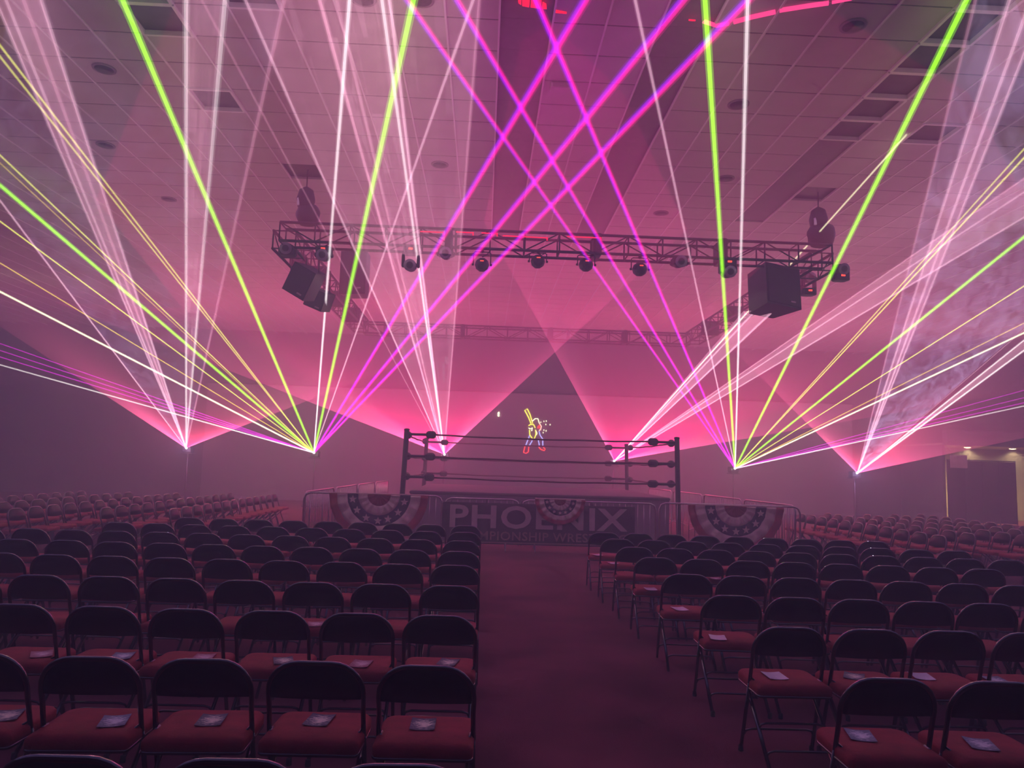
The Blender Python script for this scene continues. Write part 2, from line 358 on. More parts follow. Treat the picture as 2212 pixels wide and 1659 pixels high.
foot = [MB().lathe([(.015, 0), (.016, .006), (.014, .035)], 8, 0, Matrix.Translation(p)).mesh('rubber_foot', rubber_m) for p in ((-hw-.004, .244, 0), (hw+.004, .244, 0), (-.192, -.197, 0), (.192, -.197, 0))]
def stretch(x, y, z): return MB().tube([(-x, y+.006, z-.035), (-x+.015, y, z-.008), (-x+.045, y, z), (x-.045, y, z), (x-.015, y, z-.008), (x, y+.006, z-.035)], .007, 6).mesh('stretcher', chairmetal)
CH['stretcher'] = [stretch(.19, -.105, .125), stretch(.19, .01, .235), stretch(hw, .20, .14)]
brk = [MB().cbox((s*(hw-.014), .085, .425), (.012, .05, .07), .004).mesh('hinge_bracket', chairmetal) for s in (-1, 1)]
def chair(x, y, rz, label, group, detail):
    t = thing('folding_chair', label, 'chair', (x, y, 0), rz, group)
    link('seat', CH['seat'][0], t); link('backrest', CH['backrest'][0], t); link('back_frame', CH['back_frame'][0], t)
    for k, me in enumerate(CH['leg']):
        l = link('leg', me, t)
        if detail > 1: link('rubber_foot', foot[k], l)
    for k, me in enumerate(CH['stretcher']):
        if detail > 0 or k == 0: link('stretcher', me, t)
    if detail > 0:
        link('seat_rim', CH['seat_rim'][0], t)
        for me in brk: link('hinge_bracket', me, t)
    return t
chairs = []
LY = [2.291, 3.360, 4.428, 5.465, 6.539, 7.575, 8.609, 9.645, 10.679]
LN = [4, 6, 7, 9, 10, 11, 12, 10, 9]
def rowname(j): return 'nearest row' if j == 0 else ORD[j]+' row from the camera'
for j, Y in enumerate(LY):
    for k in range(LN[j]):
        x, y = -.213-.487*k, Y+.0073*k
        q = pix(Vector((x+.25, y, .6)))
        if q[0] < -10: continue
        lab = 'black folding chair, %s in %s left of aisle' % ('aisle seat' if k == 0 else ORD[k]+' from aisle', 'nearest row' if j == 0 else ORD[j]+' nearest row')
        chair(x+random.uniform(-.006, .006), y+random.uniform(-.015, .015), random.uniform(-.03, .03), lab, 'folding chairs left of the aisle', 2 if j < 3 else 1)
RROW = [(1.82, 3.30, .475, -.04, 3), (1.80, 4.31, .470, -.005, 4), (1.81, 5.35, .456, -.05, 6), (1.77, 6.37, .460, -.07, 8), (1.76, 7.47, .456, -.075, 8),
        (1.74, 8.40, .451, -.080, 10), (1.71, 9.31, .451, -.092, 10), (1.69, 10.18, .451, -.073, 9)]
for j, (X, Y, s, sl, n) in enumerate(RROW):
    for k in range(n):
        lab = 'black folding chair, %s in %s right of aisle' % ('aisle seat' if k == 0 else ORD[k]+' from aisle', 'nearest row' if j == 0 else ORD[j]+' nearest row')
        x = X+s*k; y = Y+sl*s*k*1.0
        if pix(Vector((x-.25, y, .6)))[0] > W+10: continue
        chair(x+random.uniform(-.002, .002), y+random.uniform(-.008, .008), sl*.9+random.uniform(-.012, .012), lab, 'folding chairs right of the aisle', 2 if j < 3 else 1)
for side, X0, dx, ys, n, rz in (('left', -5.05, -.99, (12.5, 12.3, 11.6, 11.4, 11.3), 13, -PI/2), ('right', 7.05, .86, (11.3, 11.9, 11.8, 12.2, 12.6), 11, PI/2)):
    for i in range(5):
        for k in range(n):
            y = ys[i]+.49*k; x = X0+dx*i
            lab = 'hazy folding chair facing ring, %s from near end, %s row, far %s block' % (ORD[k], 'front' if i == 0 else ORD[i], side)
            chair(x, y, rz+random.uniform(-.04, .04), lab, 'folding chairs in the far %s block' % side, 0)

# flyers lying on the seats
def flyer_mat(name, dark, lite):
    M = bpy.data.materials.new(name); M.use_nodes = True; nt = M.node_tree; b = nt.nodes['Principled BSDF']; L = nt.links.new
    tc = nd(nt, 'ShaderNodeTexCoord'); no = nd(nt, 'ShaderNodeTexNoise'); no.inputs['Scale'].default_value = 75; no.inputs['Detail'].default_value = 4; no.inputs['Roughness'].default_value = .7
    mp = nd(nt, 'ShaderNodeMapping'); mp.inputs['Scale'].default_value = (.6, 1.6, 1); L(tc.outputs['Object'], mp.inputs[0]); L(mp.outputs[0], no.inputs['Vector'])
    gr = nd(nt, 'ShaderNodeTexGradient', gradient_type='SPHERICAL'); m3 = nd(nt, 'ShaderNodeMapping'); m3.inputs['Scale'].default_value = (14, 11, 1); L(tc.outputs['Object'], m3.inputs[0]); L(m3.outputs[0], gr.inputs[0])
    g2 = nd(nt, 'ShaderNodeMath', operation='MULTIPLY_ADD'); g2.inputs[1].default_value = .34; g2.inputs[2].default_value = -.16; L(gr.outputs['Fac'], g2.inputs[0])
    mu = nd(nt, 'ShaderNodeMath', operation='ADD'); L(no.outputs['Fac'], mu.inputs[0]); L(g2.outputs[0], mu.inputs[1])
    cr = nd(nt, 'ShaderNodeValToRGB'); cr.color_ramp.elements[0].position = .46; cr.color_ramp.elements[0].color = (*dark, 1); cr.color_ramp.elements[1].position = .60; cr.color_ramp.elements[1].color = (*lite, 1)
    L(mu.outputs[0], cr.inputs[0]); L(cr.outputs[0], b.inputs['Base Color']); b.inputs['Roughness'].default_value = .6; b.inputs['Specular IOR Level'].default_value = .25; return M
fm = [flyer_mat('flyer_grey_gold', (.13, .13, .16), (.95, .78, .58)), flyer_mat('flyer_slate', (.22, .24, .30), (.85, .80, .78)), flyer_mat('flyer_pink', (.45, .16, .20), (.9, .6, .62)), mat('flyer_plain', (.72, .60, .70), .3)]
fl = MB(); vs = []
for i in range(5):
    u = -1+.5*i
    for k in (-1, 1): vs.append((.056*u, .076*k, .003+.005*(u*u)))
fl.add(vs+[(x, y, z-.0015) for x, y, z in vs], [(2*i, 2*i+2, 2*i+3, 2*i+1) for i in range(4)]+[(10+2*i, 11+2*i, 13+2*i, 12+2*i) for i in range(4)]+[(0, 1, 11, 10), (8, 18, 19, 9)]+[(2*i, 10+2*i, 12+2*i, 2*i+2) for i in range(4)]+[(2*i+1, 2*i+3, 13+2*i, 11+2*i) for i in range(4)])
flm = [fl.mesh('flyer', x) for x in fm]
FLY = [(15, 1547, 0, .3, 'leftmost seat of the second nearest left row'), (247, 1559, 1, .25, 'fourth seat from aisle, second nearest left row'), (457, 1557, 0, .1, 'third seat from aisle, second nearest left row'),
       (690, 1557, 0, -.1, 'second seat from aisle, second nearest left row'), (914, 1566, 0, 0, 'aisle seat of the second nearest left row'),
       (90, 1414, 2, .5, 'leftmost seat of the third nearest left row'), (265, 1418, 1, .2, 'fifth seat from aisle, third nearest left row'), (440, 1421, 2, .1, 'fourth seat from aisle, third nearest left row'),
       (612, 1428, 0, .3, 'third seat from aisle, third nearest left row'), (780, 1435, 2, -.1, 'second seat from aisle, third nearest left row'), (968, 1432, 0, -.2, 'aisle seat of the third nearest left row'),
       (682, 1349, 2, .2, 'a seat in the fourth nearest left row'), (1858, 1590, 1, -.25, 'aisle seat of the nearest right row'), (2118, 1609, 1, -.3, 'second seat from aisle, nearest right row'),
       (1673, 1461, 3, .0, 'aisle seat of the second nearest right row'), (1845, 1462, 0, -.5, 'second seat from aisle, second nearest right row'), (1990, 1462, 3, -.2, 'third seat from aisle, second nearest right row'),
       (2150, 1470, 1, -.1, 'fourth seat from aisle, second nearest right row'), (1550, 1378, 3, -.2, 'aisle seat of the third nearest right row'), (1468, 1316, 3, .1, 'aisle seat of the fourth nearest right row'),
       (1405, 1273, 3, .0, 'aisle seat of the fifth nearest right row'), (1545, 1250, 2, .0, 'second seat from aisle, fifth nearest right row'), (1324, 1217, 3, .1, 'aisle seat of the seventh nearest right row'), (1290, 1199, 3, .2, 'aisle seat of the eighth nearest right row')]
FC = ['dark flyer with gold print on ', 'slate grey flyer on ', 'pink printed flyer on ', 'pale glossy flyer on ']
for x, y, k, rz, nm in FLY:
    p = atz(x, y, .462); p.z = .462
    tag(link('flyer', flm[k], None, p, (0, 0, rz)), FC[k]+nm, 'flyer', 'flyers on the seats')

# ------------------------------------------------------------------ wrestling ring
RX0, RX1, RY0, RY1 = -1.76, 4.43, 16.8, 22.8
ring = thing('wrestling_ring', 'wrestling ring with three ropes and black turnbuckle pads at hall centre', 'wrestling ring', ((RX0+RX1)/2, (RY0+RY1)/2, 0))
rc = Vector(ring.location); hx, hy = (RX1-RX0)/2, (RY1-RY0)/2
MB().cbox((0, 0, .965), (2*hx-.25, 2*hy-.25, .07), .02).build('canvas_mat', canvas_m, ring)
for s in (-1, 1):
    MB().box((0, s*(hy-.16), .47), (2*hx-.3, .02, .92)).build('apron', apron_m, ring); MB().box((s*(hx-.16), 0, .47), (.02, 2*hy-.34, .92)).build('apron', apron_m, ring)
for sx in (-1, 1):
    for sy in (-1, 1):
        po = MB().tube([(sx*hx*1.012, sy*hy, 0), (sx*hx*.993, sy*hy, 2.36)], .058, 10).build('corner_post', black_m, ring)
        MB().lathe([(.066, 0), (.066, .03), (.03, .045)], 10, 0, Matrix.Translation((sx*hx*.993, sy*hy, 2.345))).build('post_cap', black_m, po)
        for z in (2.26, 1.77, 1.31):
            for d in (Vector((-sx, 0, 0)), Vector((0, -sy, 0))):
                b = Vector((sx*hx*.997, sy*hy, z))
                a = MB().tube([b, b+d*.46], .030, 8).build('turnbuckle', black_m, ring)
                q = MB(); e = b+d*.56; s = Vector((abs(d.x), abs(d.y), 0))
                q.cbox(e, (.22 if s.x else .14, .22 if s.y else .14, .17), .04).build('turnbuckle_pad', pad_m, ring)
for z in (2.26, 1.77, 1.31):
    for s in (-1, 1):
        for ax in (0, 1):
            pts = []
            for i in range(13):
                u = -1+i/6; L = (hx if ax == 0 else hy)-.6; sag = -.025*(1-u*u)+.006*math.sin(i*1.7+z*9+s)
                pts.append((u*L, s*hy, z+sag) if ax == 0 else (s*hx, u*L, z+sag))
            MB().tube(pts, .019, 8).build('rope', rope_m, ring)

# ------------------------------------------------------------------ crowd barriers with banner and bunting
bar_me = {}
def barrier(x0, y0, x1, y1, h, label, sag=0):
    L = math.hypot(x1-x0, y1-y0); rz = math.atan2(y1-y0, x1-x0)
    t = thing('crowd_barrier', label, 'barrier', (x0, y0, 0), rz, 'steel crowd barriers round the ring')
    r = .12; pts = [(0, 0, .10), (0, 0, h-r), (.035, 0, h-.035), (r, 0, h), (L-r, 0, h), (L-.035, 0, h-.035), (L, 0, h-r), (L, 0, .10)]
    MB().tube(pts, .019, 8).build('frame', steel_m, t); MB().tube([(0, 0, .16), (L, 0, .16)], .015, 8).build('bottom_rail', steel_m, t)
    key = round(h, 2)
    if key not in bar_me: bar_me[key] = MB().tube([(0, 0, .16), (0, 0, h)], .008, 6).mesh('bar', steel_m)
    n = max(3, int(L/.115))
    for i in range(1, n): link('bar', bar_me[key], t, (L*i/n, 0, 0))
    for x in (.25, L-.25): MB().tube([(x, -.30, .02), (x, -.26, .03), (x, 0, .16), (x, .26, .03), (x, .30, .02)], .016, 6).build('foot', steel_m, t)
    return t
YB_ = 14.5
barrier(-3.40, YB_, -.76, YB_, 1.0, 'steel crowd barrier carrying the large left bunting')
barrier(-.70, YB_, .73, YB_, .97, 'steel crowd barrier behind the left half of the wrestling banner')
barrier(.79, YB_, 3.40, YB_, .97, 'steel crowd barrier behind the right half of the wrestling banner')
barrier(3.47, YB_, 6.25, YB_, .99, 'steel crowd barrier carrying the large right bunting')
for k in range(4): barrier(-3.42+.08*k, YB_+.15+2.6*k, -3.36+.08*k, YB_+2.65+2.6*k, 1.0, 'steel crowd barrier along left side of ring, %s from the audience' % ORD[k])
for k in range(4): barrier(6.22-.16*k, YB_+.15+2.6*k, 6.08-.16*k, YB_+2.65+2.6*k, 1.0, 'steel crowd barrier along right side of ring, %s from the audience' % ORD[k])
bn = thing('banner', 'dark maroon banner lettered PHOENIX hung on the barriers facing the aisle', 'banner', (1.12, YB_-.045, 0))
cl = MB(); vs = []; nx, nz = 24, 4
for i in range(nx+1):
    for k in range(nz+1): vs.append((-1.86+3.72*i/nx, .006*math.sin(i*1.3)+.004*math.sin(k*2+i), .12+.78*k/nz))
cl.add(vs, [(i*(nz+1)+k, (i+1)*(nz+1)+k, (i+1)*(nz+1)+k+1, i*(nz+1)+k+1) for i in range(nx) for k in range(nz)], 0, True)
o = cl.build('cloth', banner_m, bn); md = o.modifiers.new('thickness', 'SOLIDIFY'); md.thickness = .004
me = text_mesh('PHOENIX', 3.44, .44, .004, .022); me.materials.append(letter_m); link('main_lettering', me, bn, (0, -.016, .42))
me = text_mesh('CHAMPIONSHIP WRESTLING', 3.40, .165, .003, .012); me.materials.append(letter2_m); link('lower_lettering', me, bn, (0, -.016, .20))
MB().box((0, -.016, .155), (3.7, .006, .022)).build('lower_stripe', letter2_m, bn)
for i in range(6): MB().tube([(-1.7+.68*i, -.012, .90), (-1.7+.68*i, .02, .97)], .008, 6).build('cable_tie', dark_m, bn)
def star(r): return [((r if k % 2 == 0 else r*.42)*math.sin(PI*k/5), (r if k % 2 == 0 else r*.42)*math.cos(PI*k/5)) for k in range(10)]
def bunting(x0, x1, ztop, depth, label, y=YB_-.07):
    cx, R = (x0+x1)/2, (x1-x0)/2
    t = thing('bunting', label, 'bunting', (cx, y, ztop), 0, 'red white and blue bunting fans on the barriers')
    bands = [('red_center', 0, .235, red_cloth), ('cream_band', .235, .425, white_cloth), ('star_band', .425, .64, blue_cloth), ('cream_band', .64, .845, white_cloth), ('red_band', .845, 1.0, red_cloth)]
    N = 48
    def P(rad, i):
        a = PI+PI*i/N; pl = .018*math.sin(i*1.15)*(.25+rad)+.008*math.sin(i*2.9)
        return (R*rad*math.cos(a), -.02-.03*rad+pl, depth*rad*math.sin(a))
    for nm, a, b, mm in bands:
        q = MB(); vs = []; M = 3
        for i in range(N+1):
            for k in range(M+1): vs.append(P(a+(b-a)*k/M, i))
        q.add(vs, [(i*(M+1)+k, i*(M+1)+k+1, (i+1)*(M+1)+k+1, (i+1)*(M+1)+k) for i in range(N) for k in range(M)], 0, True)
        o = q.build(nm, mm, t); md = o.modifiers.new('thickness', 'SOLIDIFY'); md.thickness = .004
        if nm == 'star_band':
            for k in range(7):
                px, py, pz = P(.535, int(N*(k+.5)/7)); s = R*.085
                MB().prism([(px+u*s, pz+v*s) for u, v in star(1)], py-.028, py-.018, 0, 1).build('star', white_cloth, o)
    MB().tube([(-R, 0, .012), (R, 0, .012)], .012, 6).build('header_cord', white_cloth, t)
bunting(-2.90, -1.02, 1.0, .92, 'large bunting fan hung on the barrier left of the banner')
bunting(1.03, 2.00, 1.0, .47, 'small bunting fan hung in the middle over the banner')
bunting(4.00, 5.88, .97, .90, 'large bunting fan hung on the barrier right of the banner')

# ------------------------------------------------------------------ lighting truss and rig
TY0, TY1, TXL, TXR, TZ0, TZ1 = 12.7, 21.7, -3.62, 6.02, 5.345, 5.67
def truss(name, a, b, label):
    L = (Vector(b)-Vector(a)).length; rz = math.atan2(b[1]-a[1], b[0]-a[0])
    t = thing('lighting_truss', label, 'truss', a, rz, 'box truss rectangle above the ring'); h = TZ1-TZ0; d = .40
    for y in (-d/2, d/2):
        for z in (0, h): MB().tube([(0, y, z), (L, y, z)], .026, 8).build('chord', alu_m, t)
    n = round(L/.62); s = L/n
    up = MB().tube([(0, 0, 0), (0, 0, h)], .014, 6).mesh('upright', alu_m); dg = MB().tube([(0, 0, 0), (s, 0, h)], .012, 6).mesh('diagonal', alu_m)
    dg2 = MB().tube([(0, 0, h), (s, 0, 0)], .012, 6).mesh('diagonal', alu_m); cr = MB().tube([(0, -d/2, 0), (0, d/2, 0)], .013, 6).mesh('cross_bar', alu_m)
    for i in range(n+1):
        for y in (-d/2, d/2): link('upright', up, t, (i*s, y, 0))
        for z in (0, h): link('cross_bar', cr, t, (i*s, 0, z))
    for i in range(n):
        for y in (-d/2, d/2): link('diagonal', dg if i % 2 else dg2, t, (i*s, y, 0))
    for f in (.30, .57, .80):
        MB().cbox((L*f, 0, h/2), (.12, d+.07, h+.07), .015).build('joint_sleeve', black_m, t)
    return t
truss('front', (TXL, TY0, TZ0), (TXR, TY0, TZ0), 'front box truss carrying the row of stage lights')
truss('back', (TXL, TY1, TZ0), (TXR, TY1, TZ0), 'faint rear box truss above the far ropes')
truss('left', (TXL-.05, TY0+.3, TZ0), (TXL-.05, TY1-.3, TZ0), 'left box truss running back above the ring')
truss('right', (TXR+.05, TY0+.3, TZ0), (TXR+.05, TY1-.3, TZ0), 'right box truss running back above the ring')
led_red = emit('led_red', (1, .05, .03), 4)
def par(p, ztop, label, tilt=.25, k=0):
    t = thing('stage_light', label, 'stage light', p, 0, 'stage lights on the front truss')
    M = Matrix.Rotation(PI/2+tilt, 4, 'X')
    b = MB().lathe([(.035, .15), (.085, .13), (.12, .06), (.125, -.06), (.118, -.10)], 10, 0, M, False).build('lamp_can', black_m, t)
    MB().lathe([(.11, -.10), (.10, -.108), (.05, -.11)], 10, 0, M).build('lens', mat('lens_glass', (.05, .04, .05), .1, spec=1), b)
    MB().box((0, -.15, .03), (.06, .012, .014)).build('display', led_red, b)
    z = ztop-p.z
    MB().tube([(-.15, 0, 0), (-.15, 0, z*.72), (-.12, 0, z*.8), (.12, 0, z*.8), (.15, 0, z*.72), (.15, 0, 0)], .010, 6).build('yoke', black_m, t)
    for s in (-1, 1): MB().lathe([(.02, 0), (.02, .035)], 8, 0, Matrix.Translation((s*.14, 0, 0)) @ Matrix.Rotation(s*PI/2, 4, 'Y')).build('knob', black_m, t)
    MB().cbox((0, 0, z*.9), (.05, .06, z*.3), .01).build('clamp', black_m, t)
    MB().tube([(0, -.06, .12), (.06, -.08, z*.5), (.14, -.05, z*.85), (.10, -.02, z)], .008, 6).build('power_cable', dark_m, t)
def head(p, ztop, label):
    t = thing('moving_head', label, 'stage light', p, 0, 'stage lights on the front truss'); z = ztop-p.z
    MB().cbox((0, 0, z-.09), (.26, .22, .14), .02).build('base', black_m, t)
    for s in (-1, 1): MB().cbox((s*.13, 0, (z-.16)/2), (.05, .12, z-.10), .015).build('yoke_arm', black_m, t)
    M = Matrix.Rotation(PI*.56, 4, 'X')
    b = MB().lathe([(.05, .17), (.09, .15), (.105, .0), (.10, -.13)], 14, 0, M).build('lamp_head', black_m, t)
    MB().lathe([(.094, -.13), (.085, -.142), (.04, -.15)], 14, 0, M).build('lens', mat('lens_glass', (.05, .04, .05), .1, spec=1), b)
    MB().lathe([(.104, .145), (.107, .155), (.098, .165)], 14, 0, M).build('back_ring', mat('ring_grey', (.3, .26, .3), .4), b)
    MB().box((0, -.115, z-.08), (.07, .01, .03)).build('display', led_red, t)
FX = [(887, 574, 1), (963, 548, 1), (1041, 572, 0), (1162, 565, 0), (1266, 572, 0), (1382, 582, 0), (1467, 566, 1), (1572, 588, 1)]
for n, (x, y, k) in enumerate(FX):
    p = at(x, y, TY0-.12); lab = 'black %s, %s from left along the front truss' % ('moving head light' if k else 'round stage can light', ORD[n])
    (head if k else par)(p, TZ0+.02, lab)
# corner moving lights and hung loudspeakers
def lbox(name, x0, y0, x1, y1, Y, dep, rot, label, ztop, cat='loudspeaker'):
    a = at((x0+x1)/2, (y0+y1)/2, Y); wd = abs(at(x1, y1, Y).x-at(x0, y1, Y).x); ht = abs(at(x0, y0, Y).z-at(x0, y1, Y).z)
    t = thing(name, label, cat, a); M = Matrix.Rotation(rot[2], 4, 'Z') @ Matrix.Rotation(rot[0], 4, 'X') @ Matrix.Rotation(rot[1], 4, 'Y')
    q = MB(); w2, h2 = wd/2, ht/2
    q.prism([(-w2, -dep/2), (w2, -dep/2), (w2*.72, dep/2), (-w2*.72, dep/2)], -h2, h2)
    q.v = [tuple(M @ Vector(v)) for v in q.v]; q.build('cabinet', black_m, t)
    g = MB().box((0, -dep/2-.006, 0), (wd*.9, .01, ht*.9)); g.v = [tuple(M @ Vector(v)) for v in g.v]; g.build('grille', mat('grille_mesh', (.03, .026, .03), .6, bump=.5, bscale=300), t)
    for s in (-1, 1):
        q = Vector((s*w2*.6, 0, 0)); e = M @ Vector((s*w2*.6, 0, h2))
        MB().tube([e-Vector((0, 0, .03)), (e.x, e.y, max(e.z+.05, ztop-a.z))], .012, 6).build('hanger', alu_m, t)
    lo = M @ Vector((w2*.5, -dep/2-.013, -h2*.72)); MB().box(lo, (.10, .01, .03), 0, M).build('badge', letter_m, t)
    return t
lbox('loudspeaker', 1622, 584, 1712, 674, 13.2, .62, (-.12, .06, .35), 'large black loudspeaker hung at the right end of the front truss', TZ0+.02)
lbox('loudspeaker', 741, 548, 800, 640, 16.2, .45, (0, 0, -.2), 'tall black loudspeaker hung inside the left truss', TZ0+.02)
lbox('loudspeaker', 632, 578, 690, 642, 13.6, .5, (.15, .52, -.3), 'tilted black loudspeaker below the left truss corner', TZ0+.02)
lbox('loudspeaker', 670, 628, 716, 668, 14.6, .45, (.15, .40, -.3), 'smaller tilted loudspeaker behind the left corner speaker', TZ0+.02)
head(at(622, 538, 12.9), TZ0, 'black moving head light at the left end of the front truss')
head(at(648, 556, 14.2), TZ0, 'black moving head light on the left truss near the corner')
head(at(700, 552, 12.72), TZ0, 'black moving head light just right of the left truss corner')
head(at(1815, 582, 13.1), TZ0, 'black moving head light at the right end beside the yellow-green beam')
head(at(1745, 600, 14.3), TZ0, 'black moving head light on the right truss behind the big loudspeaker')
def hoist(x, y0, y1, Y, label, bag):
    p = at(x, (y0+y1)/2, Y); zt = at(x, y0, Y).z; zb = TZ1+.03
    t = thing('chain_hoist', label, 'hoist', (p.x, p.y, zb))
    hgt = zt-zb
    MB().tube([(0, 0, hgt), (0, 0, ZC+.06-zb)], .012, 6).build('chain', dark_m, t)
    MB().lathe([(.03, hgt), (.12, hgt-.06), (.16, hgt-.22), (.14, hgt-.36), (.05, hgt-.42)], 14).build('motor', black_m, t)
    MB().cbox((-.10, -.10, hgt-.30), (.05, .04, .14), .01).build('shiny_cover', runner_m, t)
    q = MB(); vs = []
    for i in range(7):
        z = (hgt-.34)*(1-i/6); r = bag*(.7+.5*math.sin(.4+i*.42))
        for k in range(12): vs.append((.05+r*math.cos(k*PI/6)*(1+.08*math.sin(k*3+i)), r*.8*math.sin(k*PI/6), z))
    q.add(vs, [(i*12+k, (i+1)*12+k, (i+1)*12+(k+1) % 12, i*12+(k+1) % 12) for i in range(6) for k in range(12)]+[tuple(range(12)), tuple(reversed(range(72, 84)))], 0, True)
    q.build('chain_bag', dark_m, t)
hoist(660, 404, 490, TY0, 'black chain hoist and bag above the left end of the front truss', .17)
hoist(1768, 448, 530, TY0, 'black chain hoist and long bag above the right end of the front truss', .21)

# ------------------------------------------------------------------ laser projectors
PJ = [(402, 968), (678, 978), (960, 982), (1327, 996), (1588, 1012), (1852, 1022)]
PY = 26.0; PP = [at(x, y, PY) for x, y in PJ]
lens_m = emit('laser_aperture', (1, .92, .95), 12)
for n, p in enumerate(PP):
    t = thing('laser_projector', 'small black laser projector, %s from left of the six, throwing beams' % ORD[n], 'laser projector', (p.x, p.y+.20, p.z-.16), 0, 'laser projectors behind the ring')
    b = MB().cbox((0, 0, .12), (.30, .34, .20), .02).build('housing', black_m, t); MB().lathe([(.035, 0), (.035, .02), (.02, .022)], 12, 0, Matrix.Translation((0, -.17, .16)) @ Matrix.Rotation(PI/2, 4, 'X')).build('aperture', lens_m, b)
    MB().tube([(-.17, 0, .12), (-.17, 0, .01), (.17, 0, .01), (.17, 0, .12)], .012, 6).build('bracket', dark_m, t)
    z = p.z-.165
    s = thing('projector_stand', 'black stand under the %s laser projector from left' % ORD[n], 'stand', (p.x, p.y+.20, 0), 0, 'projector stands')
    MB().cbox((0, 0, .02), (.6, .6, .04), .01).build('base_plate', dark_m, s); MB().tube([(0, 0, .04), (0, 0, z-.02)], .022, 10).build('pole', mat('stand_grey', (.09, .08, .09), .5), s); MB().cbox((0, 0, z-.015), (.36, .38, .03), .008).build('top_plate', dark_m, s)

# beams: straight shafts of light from each projector to the ceiling or a wall
COL = {'green': [((.34, 1, .0), 0), ], 'yellow': [((.85, .85, .12), 0)], 'gold': [((.8, .55, .05), 0)], 'cream': [((1, .93, .55), 0)], 'white': [((1, .86, .92), 0)],
       'violet': [((.22, .0, .80), -1), ((1, .0, .28), 1)], 'magenta': [((.75, .0, .70), 0)], 'pink': [((1, .55, .75), 0)], 'rose': [((.95, .40, .60), 0)]}
FARF = {'green': .90, 'cream': .9, 'white': .62, 'pink': .52, 'rose': .50, 'violet': .75}
GAIN = {'green': 1.25, 'yellow': 1.35, 'gold': 1.4, 'cream': 1.9, 'white': 1.35, 'violet': 1.25, 'magenta': 1.6, 'pink': 1.15, 'rose': 1.1}
def endpoint(P, x, y, Y=None):
    if Y: return at(x, y, Y)
    """where the shaft seen through photo pixel (x,y) reaches ceiling or side wall"""
    a = Vector(pix(P)); d = Vector((x, y))-a
    for f in (1.14, 1.08, 1.03, 1.0):
        q = a+d*f; r = ray(q.x, q.y); ts = []
        if r.z > 0: ts.append((ZC-.03-CAMZ)/r.z)
        if abs(r.x) > 1e-6: ts.append(((HALL_R-.3 if r.x > 0 else HALL_L+.3))/r.x)
        e = EYE+r*min(t for t in ts if t > 0)
        if e.y < 3.2: continue
        if e.y > PY-.5: e = EYE+r*((PY-.5)/r.y)
        break
    d = e-P; ts = [(ZC-.03-P.z)/d.z] if d.z > 0 else []                # run on until a surface stops it
    if abs(d.x) > 1e-6: ts.append(((HALL_R-.05 if d.x > 0 else HALL_L+.05)-P.x)/d.x)
    if d.y < 0: ts.append((Y0+.05-P.y)/d.y)
    return P+d*min(t for t in ts if t > 0)
def shaft(P, E, colname, r, st, label, grp):
    E = E-P; q = MB(); mats = []; ax = E.normalized()
    side = ax.cross(Vector((P.x*0, 1, .0)));
    side = side.normalized() if side.length > 1e-4 else Vector((1, 0, 0))
    if side.x < 0: side = -side
    for col, off in COL[colname]:
        for f, g in ((1.25, .12), (.65, .38)):
            mi = len(mats); mats.append(beam_mat('beam_%s_%s_%d_%.2f' % (colname, off, int(f*100), st), col, g*st*GAIN[colname], FARF.get(colname, .8)))
            o = side*(off*r*.55)
            q.tube([o*.4+(o*.6+E)*(i/48) for i in range(49)], r*f*.8, 8, mi, cap=False, r2=r*f*1.0)
    o = q.build('laser_beam', mats); o.location = P
    return tag(o, label, 'laser beam', grp)
